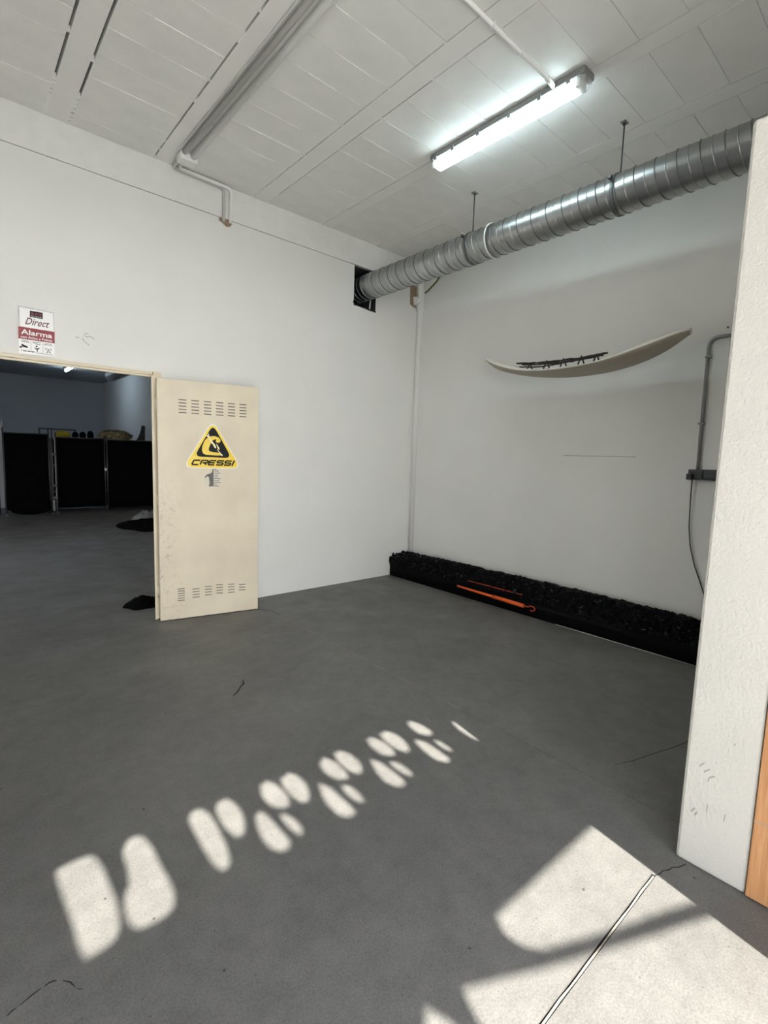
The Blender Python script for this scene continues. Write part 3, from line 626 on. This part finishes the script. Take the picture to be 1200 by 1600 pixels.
# --- conduit feeding the lamp
cd = empty('lamp_conduit', (-2.0, -2.672, ZC)); tag(cd, 'white plastic conduit crossing the ceiling to the tube lamp', 'conduit')
MB().tube([(-0.80, 0, -0.018), (0.475, 0, -0.018), (0.49, 0, -0.030)], 0.0115, 12).build('pipe', 'pvc', cd)
MB().tube([(0.40, 0, -0.018), (0.49, 0, -0.03)], 0.0145, 12).build('coupling', 'pvc', cd)
for x in (-0.40, -0.145, 0.12): MB().box(x-0.008, x+0.008, -0.017, 0.017, -0.032, -0.004).build('pipe_clip', 'pvc', cd, bevel=0.004)

# --- pair of pipes along the joist, box, bends down the wall
pr = empty('ceiling_pipe_run', (-2.92, -2.0, ZC)); tag(pr, 'pair of plastic pipes running along the ceiling joist into a white box', 'pipes')
yb_ = -0.30
MB().tube([(-2.955+2.92, YF+2.0, -0.024), (-2.955+2.92, yb_+2.0, -0.024)], 0.019, 12).build('grey_pipe', 'pvc_grey', pr)
MB().tube([(-2.885+2.92, YF+2.0, -0.030), (-2.885+2.92, yb_+2.0, -0.030)], 0.025, 14).build('white_pipe', 'pvc', pr)
MB().tube([(-2.990+2.92, YF+2.0, -0.012), (-2.990+2.92, yb_+2.0, -0.012)], 0.008, 8).build('cable', 'pvc', pr)
for y in (-0.75, -1.55, -2.3): MB().box(-0.074, 0.066, y+2.0-0.008, y+2.0+0.008, -0.0085, -0.0055).build('pipe_clip', 'pvc', pr)
jb = MB(); jb.box(-2.985+2.92, -2.845+2.92, -0.31+2.0, -0.20+2.0, -0.075, -0.005); jb.build('junction_box', 'pvc', pr, bevel=0.018)
for nm, mt_, x, xe, off, rr in (('grey_bend', 'pvc_grey', -2.955, -2.512, -0.030, 0.014), ('white_bend', 'pvc', -2.915, -2.455, -0.046, 0.014)):
    zt = 3.815 if nm == 'grey_bend' else 3.822
    path = bend_path([(x, -0.21, 3.815), (x, off, zt), (xe, off, zt - 0.004), (xe, off, 3.60), (xe, -0.008 if nm == 'x' else off+0.012, 3.53)], 0.045)
    MB().tube([Vector(p) - Vector((-2.92, -2.0, ZC)) for p in path], rr, 12).build(nm, mt_, pr)
mb = MB(); mb.prism([(-2.545,3.568),(-2.432,3.572),(-2.425,3.545),(-2.44,3.515),(-2.475,3.505),(-2.52,3.53),(-2.548,3.54)], wfn, (0, 0.004)); hp = mb.build('broken_plaster', 'plaster', wb)

# --- painted riser in the corner with elbow
rs = empty('corner_riser_pipe', (-0.012, -0.030, 0)); tag(rs, 'white painted riser pipe in the corner with an elbow below the duct', 'pipe')
MB().tube([(0, 0, 0.0), (0.004, 0, 3.30), (0.004, 0.0, 3.46)], 0.033, 16).build('riser', 'wall', rs)
MB().tube(bend_path([(0.0, -0.02, 3.28), (0.0, -0.02, 3.62), (-0.01, -0.02, 3.70)], 0.03), 0.05, 16).build('elbow', 'pvc', rs)
MB().tube([(0.0, -0.02, 3.40), (-0.085, 0.035, 3.385)], 0.048, 16).build('elbow_socket', 'pvc', rs)
mb = MB(); mb.prism([(-0.155,3.56),(-0.05,3.56),(-0.05,3.31),(-0.10,3.315),(-0.15,3.335)], wfn, (0, 0.004)); mb.build('broken_plaster', 'plaster', wb)
gc = MB().tube([(-0.012, -0.11, 3.475), (-0.012, -0.16, 3.49), (-0.02, -0.30, 3.56), (-0.02, -0.42, 3.68), (-0.012, -0.48, 3.84)], 0.009, 8).build('green_cable', 'green'); tag(gc, 'short green cable behind the duct in the wall corner', 'cable')

# --- conduit, socket box and cable on the right wall
wc = empty('wall_conduit', (0, -3.23, 1.46)); tag(wc, 'grey conduit bent over on the right wall above a socket', 'conduit')
path = bend_path([(-0.014, -3.232, 1.44), (-0.014, -3.222, 2.472), (-0.014, -4.01, 2.472)], 0.075)
MB().tube([Vector(p) - Vector((0, -3.23, 1.46)) for p in path], 0.0125, 12).build('pipe', 'conduit_grey', wc)
for z in (1.82, 2.33): MB().box(-0.029, 0, -0.02, 0.024, z-1.46-0.008, z-1.46+0.008).build('pipe_clip', 'conduit_grey', wc, bevel=0.003)
sb = empty('socket_box', (0, -3.29, 1.42)); tag(sb, 'dark grey surface socket box on the right wall', 'socket')
MB().box(-0.055, 0, -0.115, 0.112, -0.040, 0.042).build('box_body', 'grey_box', sb, bevel=0.005)
MB().box(-0.066, -0.052, -0.10, 0.0, -0.030, 0.034).build('socket_flap', 'grey_box', sb, bevel=0.004)
MB().box(-0.066, -0.052, 0.008, 0.10, -0.030, 0.034).build('socket_flap', 'grey_box', sb, bevel=0.004)
bc = empty('power_cable', (-0.05, -3.20, 1.40)); tag(bc, 'thin black power cable hanging from the socket box', 'cable')
MB().box(-0.045, -0.014, -0.022, 0.022, -0.022, 0.026).build('plug', 'black_plastic', bc, bevel=0.006)
cp = [(-0.03,-3.205,1.39),(-0.03,-3.205,1.33),(-0.02,-3.206,1.18),(-0.014,-3.212,1.00),(-0.012,-3.232,0.85),(-0.012,-3.275,0.70),(-0.012,-3.325,0.58),(-0.012,-3.375,0.45),(-0.03,-3.40,0.30)]
MB().tube([Vector(p) - Vector((-0.05, -3.20, 1.40)) for p in bend_path(cp, 0.02, 3)], 0.0045, 8).build('cord', 'black_plastic', bc)
# faint pencil line left on the wall, and a nail
MB().box(-0.0008, 0, -2.75, -2.07, 1.548, 1.552).build('pencil_line', 'filler', wr)
MB().tube([(0.0, -3.335, 2.535), (-0.012, -3.335, 2.535)], 0.006, 8).build('nail', 'dark_steel', wr)

# ================================================================ BOARD ON THE WALL
def interp(T_, t):
    for (a, va), (b, vb) in zip(T_, T_[1:]):
        if t <= b:
            s_ = (t-a)/(b-a); return va + (vb-va)*s_
    return T_[-1][1]
DECK = [(0,2.503),(0.08,2.458),(0.17,2.403),(0.24,2.357),(0.3,2.323),(0.36,2.300),(0.42,2.287),(0.51,2.279),(0.6,2.287),(0.69,2.311),(0.76,2.354),(0.83,2.402),(0.9,2.442),(0.96,2.478),(1,2.492)]
HULL = [(0,2.493),(0.03,2.445),(0.06,2.404),(0.10,2.362),(0.15,2.328),(0.23,2.290),(0.33,2.264),(0.43,2.250),(0.53,2.249),(0.63,2.256),(0.72,2.272),(0.81,2.300),(0.89,2.348),(0.96,2.410),(1,2.455)]
def smooth(T_, t):
    return sum(interp(T_, min(1, max(0, t+d)))*w_ for d, w_ in ((-0.04,1),(-0.02,2),(0,3),(0.02,2),(0.04,1)))/9
bd = empty('surfboard', (-0.35, -2.27, 2.25)); tag(bd, 'worn white rockered board mounted flat on the right wall', 'board')
BY0, BY1, BW = -1.345, -3.200, 0.225
NA = 28
def bfn(u, v):
    t = u; w_ = max(0.002 if t < 0.5 else 0.022, BW*max(0, 1-abs(2*t-1)**2.2)**(0.75 if t < 0.5 else 0.62))
    zd, zh = smooth(DECK, t), smooth(HULL, t)
    a = v*2*math.pi
    c, s_ = math.cos(a), math.sin(a)
    x = w_*math.copysign(abs(c)**0.75, c)
    zm = (zd+zh)/2; th = (zd-zh)/2
    return (-x, BY0+(BY1-BY0)*t+2.27, zm + th*math.copysign(abs(s_)**0.8, s_) - 2.25)
mb = MB(); V = mb.grid(70, NA, bfn, closed_v=True); mb.bm.faces.new(V[0][::-1]); mb.bm.faces.new(V[-1])
mb.bm.normal_update()
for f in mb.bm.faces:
    f.material_index = 1 if f.calc_center_median().z + 2.25 < (smooth(DECK, (f.calc_center_median().y-2.27-BY0)/(BY1-BY0))*0.45 + smooth(HULL, (f.calc_center_median().y-2.27-BY0)/(BY1-BY0))*0.55) else 0  # underside faces take the shade-toned hull
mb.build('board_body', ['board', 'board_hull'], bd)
for y in (-1.95, -2.50):
    MB().box(0.16, 0.35, y+2.27-0.015, y+2.27+0.015, 0.072, 0.105).build('wall_bracket', 'dark_steel', bd, bevel=0.003)
# dark rods lying on the deck
bn = empty('dark_rod_bundle', (-0.46, -2.24, 2.36)); tag(bn, 'dark brown rods and straps lying on top of the wall board', 'rods')
bo = Vector((-0.46, -2.24, 2.36))
def onb(x, y, z): return Vector((x, y, z - 0.004)) - bo
for k, (x, ya, za, yb2, zb, rr) in enumerate([(-0.47,-1.80,2.385,-2.65,2.368,0.008),(-0.44,-1.84,2.372,-2.60,2.362,0.007),(-0.49,-2.05,2.350,-2.62,2.362,0.009),(-0.45,-1.82,2.355,-2.30,2.345,0.006)]):
    pts = [onb(x + 0.01*noise.noise(Vector((s_*3, k, 0))), ya+(yb2-ya)*s_, za+(zb-za)*s_ - 0.020*math.sin(s_*math.pi) + 0.006*noise.noise(Vector((s_*9, k*3, 1)))) for s_ in [q/24 for q in range(25)]]
    MB().tube(pts, [rr*(1+0.5*noise.noise(Vector((q*0.9, k, 5)))) for q in range(25)], 7).build('rod', 'brown', bn)
for y in (-1.93, -2.10, -2.26, -2.42, -2.55):
    MB().tube([onb(-0.50, y, 2.300), onb(-0.47, y-0.01, 2.370), onb(-0.43, y-0.015, 2.315)], 0.007, 7).build('strap', 'brown', bn)

# ================================================================ BLACK HEAP ALONG THE RIGHT WALL
def crumple(p, s_):
    v = 0; a = 1.0; f = s_
    for k in range(4):
        v += a*(1-2*abs(noise.noise(p*f + Vector((k*7.3, 0, 0))))); a *= 0.55; f *= 2.1
    return v/2.0
hp_ = empty('black_plastic_heap', (-0.17, -1.8, 0)); tag(hp_, 'long heap of crumpled black plastic sheeting along the right wall', 'plastic heap')
PROF = [(-0.338,0.0),(-0.340,0.03),(-0.340,0.06),(-0.338,0.095),(-0.325,0.125),(-0.29,0.15),(-0.25,0.18),(-0.21,0.22),(-0.17,0.25),(-0.12,0.262),(-0.06,0.255),(-0.004,0.245)]
HL = -3.98
def hfn(u, v):
    y = -0.008 + (HL+0.008)*u
    q = v*(len(PROF)-1); i = min(int(q), len(PROF)-2); f = q-i
    x = PROF[i][0]*(1-f)+PROF[i+1][0]*f; z = PROF[i][1]*(1-f)+PROF[i+1][1]*f
    endb = max(0, 1+y/0.30) if y > -0.30 else 0
    z *= 1 - 0.12*math.sin(y*0.9+0.3)*0.5
    if x < -0.2: z += endb*0.10*min(1, z/0.1)*(1 if x < -0.27 else 0.3)
    amp = min(1, max(0, (z-0.10)/0.05))*min(1, max(0.12, (-x)/0.06))
    p = Vector((x, y, z))
    c = crumple(p, 7.0); d = crumple(p + Vector((5, 5, 5)), 16.0)
    off = amp*(0.040*c + 0.018*d)
    z = max(0, z + off*0.8 + amp*0.012*noise.noise(p*30)); x = x - off*0.5*amp
    x = min(x, -0.052 if y > -0.085 else -0.003)
    return (x + 0.17, min(y + 0.012*amp*d, -0.004) + 1.8, z)
mb = MB(); V = mb.grid(620, 46, hfn)
mb.bm.faces.new(V[0]); mb.bm.faces.new(V[-1][::-1])
for f in mb.bm.faces: f.smooth = False
mb.build('plastic_sheet', 'tarp', hp_)
# pale edge strip along its foot
MB().tube([(-0.345+0.17, -2.30+1.8, 0.002), (-0.348+0.17, -2.9+1.8, 0.003), (-0.345+0.17, -3.5+1.8, 0.003)], 0.003, 6).build('edge_strip', 'pvc_grey', hp_)
# small lighter facets that paint glints onto the sheet
mb = MB()
for k in range(260):
    u, v = random.random(), random.uniform(0.38, 0.72); p = Vector(hfn(u, v)); a = random.uniform(0, 6.28); l = random.uniform(0.015, 0.055)
    q1 = p + Vector((math.cos(a)*l, math.sin(a)*l, random.uniform(0.004, 0.016))); q2 = p + Vector((math.cos(a+0.7)*l*0.8, math.sin(a+0.7)*l*0.8, random.uniform(0.002, 0.02)))
    vs = [mb.bm.verts.new(t_) for t_ in (p + Vector((0, 0, -0.004)), q1, q2)]; mb.bm.faces.new(vs)
o = mb.build('painted_glints', 'glint', hp_); o['kind'] = 'stuff'

og = empty('orange_tool', (-0.36, -1.6, 0.09)); tag(og, 'thin orange shaft with red hooked end lying on the black heap', 'tool')
oo = Vector((-0.36, -1.6, 0.09))
rel = lambda *p: Vector(p) - oo
MB().tube([rel(-0.352,-1.13,0.105), rel(-0.356,-1.60,0.100)], [0.011, 0.014], 10).build('shaft', 'orange', og)
MB().tube([rel(-0.356,-1.60,0.099), rel(-0.358,-1.97,0.094)], [0.018, 0.020], 10).build('handle', 'orange', og)
MB().tube([rel(-0.358,-1.965,0.095), rel(-0.358,-2.02,0.094)], 0.006, 8).build('neck', 'red', og)
MB().tube([rel(-0.358, -2.055+0.036*math.cos(t), 0.088+0.022*math.sin(t)) for t in [0.5+k*0.42 for k in range(12)]], 0.006, 8).build('hook', 'red', og)
rl = MB().tube([(-0.318,-1.22,0.182),(-0.320,-1.5,0.186),(-0.318,-1.92,0.184)], 0.004, 8).build('red_rod', 'red'); tag(rl, 'very thin red rod above the orange shaft on the heap', 'rod')

# small litter on the floor
tw = MB().tube([(-3.106,-1.675,0.010),(-3.125,-1.72,0.007),(-3.15,-1.735,0.005),(-3.19,-1.78,0.004),(-3.24,-1.82,0.003)], [0.003,0.005,0.003,0.004,0.002], 7).build('dark_twig', 'crack'); tag(tw, 'small dark twig lying on the open concrete floor', 'twig')
def rag(name, cx, cy, rx, ry, h, mat_, label, cat, seed, n=40):
    def fn(u, v):
        a = v*2*math.pi; r = u
        k = 1 + 0.35*noise.noise(Vector((math.cos(a)*1.6, math.sin(a)*1.6, seed)))
        x, y = rx*k*r*math.cos(a), ry*k*r*math.sin(a)
        z = h*max(0, 1-r*r)**0.7*(0.75 + 0.6*crumple(Vector((x, y, seed)), 2.2/max(rx, ry)*0.4+3)) + 0.002
        return (x, y, max(0.001, z) if r < 0.999 else 0.001)
    mb = MB(); mb.grid(18, n, fn, closed_v=True); o = mb.build(name, mat_); o.location = (cx, cy, 0); tag(o, label, cat); return o
rag('black_rag', -3.13, 0.40, 0.16, 0.14, 0.07, 'cloth', 'crumpled black rag on the floor just inside the doorway', 'rag', 2.3)
rag('black_clothes_pile', -1.55, 5.55, 0.62, 0.80, 0.11, 'cloth', 'low pile of black clothes on the dark hall floor', 'clothes pile', 4.1)
rag('grey_cloth_bundle', -1.38, 6.55, 0.30, 0.22, 0.17, 'grey_cloth', 'grey crumpled cloth bundle behind the black clothes pile', 'cloth', 8.7)

# ================================================================ DARK HALL
def screen(x0, x1, y, zt, label):
    s_ = empty('fabric_screen', ((x0+x1)/2, y, 0)); tag(s_, label, 'screen', 'black fabric screens in the dark hall')
    w_ = (x1-x0)/2
    def fn(u, v):
        x = -w_ + 2*w_*u; z = 0.10 + (zt-0.12)*v
        return (x, 0.02*math.sin(x*9)*(1-v*0.6) , z)
    mb = MB(); mb.grid(24, 8, fn); o = mb.build('fabric', 'cloth', s_, recalc=False)
    so = o.modifiers.new('thick', 'SOLIDIFY'); so.thickness = 0.012
    for x in (-w_-0.015, w_+0.015):
        MB().tube([(x, 0, 0.01), (x, 0, zt+0.08)], 0.014, 8).build('pole', 'dark_steel', s_)
        MB().box(x-0.02, x+0.02, -0.14, 0.14, 0.0, 0.03).build('foot', 'dark_steel', s_)
    MB().tube([(-w_, 0, zt-0.02), (w_, 0, zt-0.02)], 0.012, 8).build('top_rail', 'dark_steel', s_)
    return s_
screen(-3.58, -2.82, 8.45, 1.75, 'black fabric screen standing left of the metal rack poles')
screen(-2.64, -1.70, 8.62, 1.70, 'black fabric screen below the yellow bag and round hoods')
screen(-1.69, -0.42, 8.30, 1.69, 'wide black fabric screen below the mottled net bundle')
rk = empty('storage_rack', (-1.6, 9.06, 0)); tag(rk, 'dark storage rack standing behind the fabric screens', 'rack')
for z in (0.45, 1.05, 1.655): MB().box(-1.15, 1.25, -0.25, 0.25, z-0.03, z).build('shelf', 'black_plastic', rk)
MB().box(-1.27, 1.25, 0.25, 0.27, 0.06, 1.655).build('light_gap_blocker', 'cloth', rk)  # dark backing added to block light gaps between the screens
for x in (-1.13, 1.23):
    for y in (-0.24, 0.24): MB().box(x-0.02, x+0.02, y-0.02, y+0.02, 0, 1.655).build('post', 'dark_steel', rk)
st2 = empty('metal_stand', (-2.73, 8.40, 0)); tag(st2, 'slim metal stand with clamps between two black screens', 'stand')
MB().tube([(-0.02,0,0.02),(-0.02,0,1.86)], 0.012, 8).build('pole', 'dark_steel', st2); MB().tube([(0.03,0,0.02),(0.03,0,1.70)], 0.010, 8).build('pole', 'conduit_grey', st2)
for z in (0.35, 0.62, 1.30): MB().box(-0.04, 0.045, -0.03, 0.03, z-0.03, z+0.03).build('clamp', 'dark_steel', st2, bevel=0.006)
MB().tube([(-0.02,0,0.02),(0.0,-0.22,0.012)], 0.012, 8).build('leg', 'dark_steel', st2); MB().tube([(-0.02,0,0.02),(-0.03,0.2,0.012)], 0.012, 8).build('leg', 'dark_steel', st2)
MB().box(-0.05, 0.0, -0.02, 0.02, 0.06, 0.30).build('weight', 'conduit_grey', st2, bevel=0.008)
# rolled mat leaning in front of the left screen
mb = MB(); mb.tube([(0,0,0.17),(0.02,0,0.17)], 0.01); 
def wfn2(u, v):
    a = v*2*math.pi; r = 0.02 + 0.13*math.sin(math.pi*min(1, max(0, u)))**0.35
    return (-0.36 + 0.72*u, r*math.cos(a), 0.17 + r*math.sin(a))
mb.grid(20, 20, wfn2, closed_v=True); o = mb.build('black_bag', 'cloth'); o.location = (-3.20, 8.20, 0); tag(o, 'rounded black bag on the floor under the left screen', 'bag')
# things on the rack
def blob(name, loc, rad, mat_, label, cat, seed, amp=0.15, group=None):
    def fn(u, v):
        th = math.pi*u; a = v*2*math.pi
        d = Vector((math.sin(th)*math.cos(a), math.sin(th)*math.sin(a), math.cos(th)))
        k = 1 + amp*crumple(d*1.2 + Vector((seed, 0, 0)), 1.6)
        return (d.x*rad[0]*k, d.y*rad[1]*k, max(-rad[2], d.z*rad[2]*k))
    mb = MB(); mb.grid(20, 28, fn, closed_v=True); o = mb.build(name, mat_); o.location = loc; tag(o, label, cat, group); return o
blob('yellow_bag', (-2.45, 9.02, 1.655+0.085), (0.15, 0.12, 0.085), 'dull_yellow', 'flat yellow bag on top of the dark rack', 'bag', 1.0)
for k, (x, h, lb) in enumerate(((-2.20, 0.085, 'black round hood standing next to the yellow bag'), (-2.05, 0.09, 'black round hood standing between two other hoods'), (-1.89, 0.105, 'tallest black round hood standing near the net bundle'))):
    blob('round_hood', (x, 9.02, 1.655+h), (0.068, 0.07, h), 'cloth', lb, 'hood', 3.0+k, 0.04, 'round hoods on the rack')
blob('net_bundle', (-1.36, 9.02, 1.655+0.11), (0.28, 0.14, 0.11), 'camo', 'mottled brown net bundle on top of the dark rack', 'net', 6.0, 0.6)
mb = MB(); mb.prism([(-0.13,0),(0.10,0),(0.11,0.40),(0.03,0.41),(0.0,0.22),(-0.06,0.10)], lambda u, v, d: (u, d, v), (-0.02, 0.02)); o = mb.build('swim_fin', 'black_plastic', bevel=0.006); o.location = (-0.78, 9.02, 1.655); tag(o, 'black swim fin standing upright at the end of the rack', 'swim fin')
wd = MB().box(-0.02, 0.02, -0.012, 0.012, -0.03, 0.03).build('white_tag', 'pvc', bevel=0.004); wd.location = (-1.72, 8.395, 0.98); tag(wd, 'small white tag pinned on the black screens', 'tag')
# framed outline on the far wall
wfr = empty('wall_frame', (-1.48, 16.53, 1.75)); tag(wfr, 'dark framed grey board on the far wall above the screens', 'frame')
MB().box(-0.54, 0.54, 0.0, 0.02, -0.6, 0.30).build('panel', 'far_wall', wfr)
for (x0, x1, z0, z1) in ((-0.56,0.56,0.30,0.35),(-0.56,-0.51,-0.6,0.30),(0.51,0.56,-0.6,0.30)): MB().box(x0, x1, -0.02, 0.02, z0, z1).build('frame_bar', 'dark_steel', wfr)
# pale panel behind the left screen
o = MB().box(-0.35, 0.35, -0.02, 0.02, 0, 2.05).build('pale_board', 'far_wall', bevel=0.004); o.location = (-3.83, 10.0, 0); tag(o, 'pale upright board leaning behind the left black screen', 'board')
ps = empty('thin_pole_stand', (-3.70, 8.40, 0)); tag(ps, 'thin black pole with a dark pouch at the doorway edge', 'pole')
MB().tube([(0,0,0.01),(0,0,1.92)], 0.014, 8).build('pole', 'dark_steel', ps); MB().box(-0.11, -0.01, -0.05, 0.05, 0.66, 1.02).build('pouch', 'cloth', ps, bevel=0.015)
MB().box(-0.02, 0.02, -0.12, 0.12, 0, 0.02).build('foot', 'dark_steel', ps)
# hall tube lamp
hlmp = empty('hall_tube_lamp', (-1.63, 12.9, ZC)); tag(hlmp, 'lit tube lamp on the ceiling of the dark hall', 'lamp')
MB().box(-0.07, 0.07, -0.63, 0.63, -0.05, -0.002).build('housing', 'lamp_body', hlmp, bevel=0.01)
MB().tube([(0, -0.60, -0.085), (0, 0.60, -0.085)], 0.030, 12).build('tube', 'far_tube', hlmp)
# duct and bracket seen under the hall ceiling
fd = empty('hall_duct', (-0.832, 9.0, 3.52)); tag(fd, 'dark round duct under the hall ceiling beyond the doorway', 'duct')
MB().tube([(0, -1.0, 0), (0, 2.6, 0)], 0.15, 24).build('duct_body', 'conduit_grey', fd)
MB().tube([(0.0, -0.2, 0.30), (0.0, -0.2, 0.02)], 0.01, 8).build('hanger', 'dark_steel', fd)
brk = MB(); brk.box(-0.55, 0.55, -0.02, 0.02, -0.02, 0.02); brk.box(-0.55, -0.51, -0.02, 0.02, 0.0, 0.28); o = brk.build('ceiling_bracket', 'dark_steel'); o.location = (-0.60, 7.2, 3.56); tag(o, 'black angle bracket hanging below the hall ceiling', 'bracket')
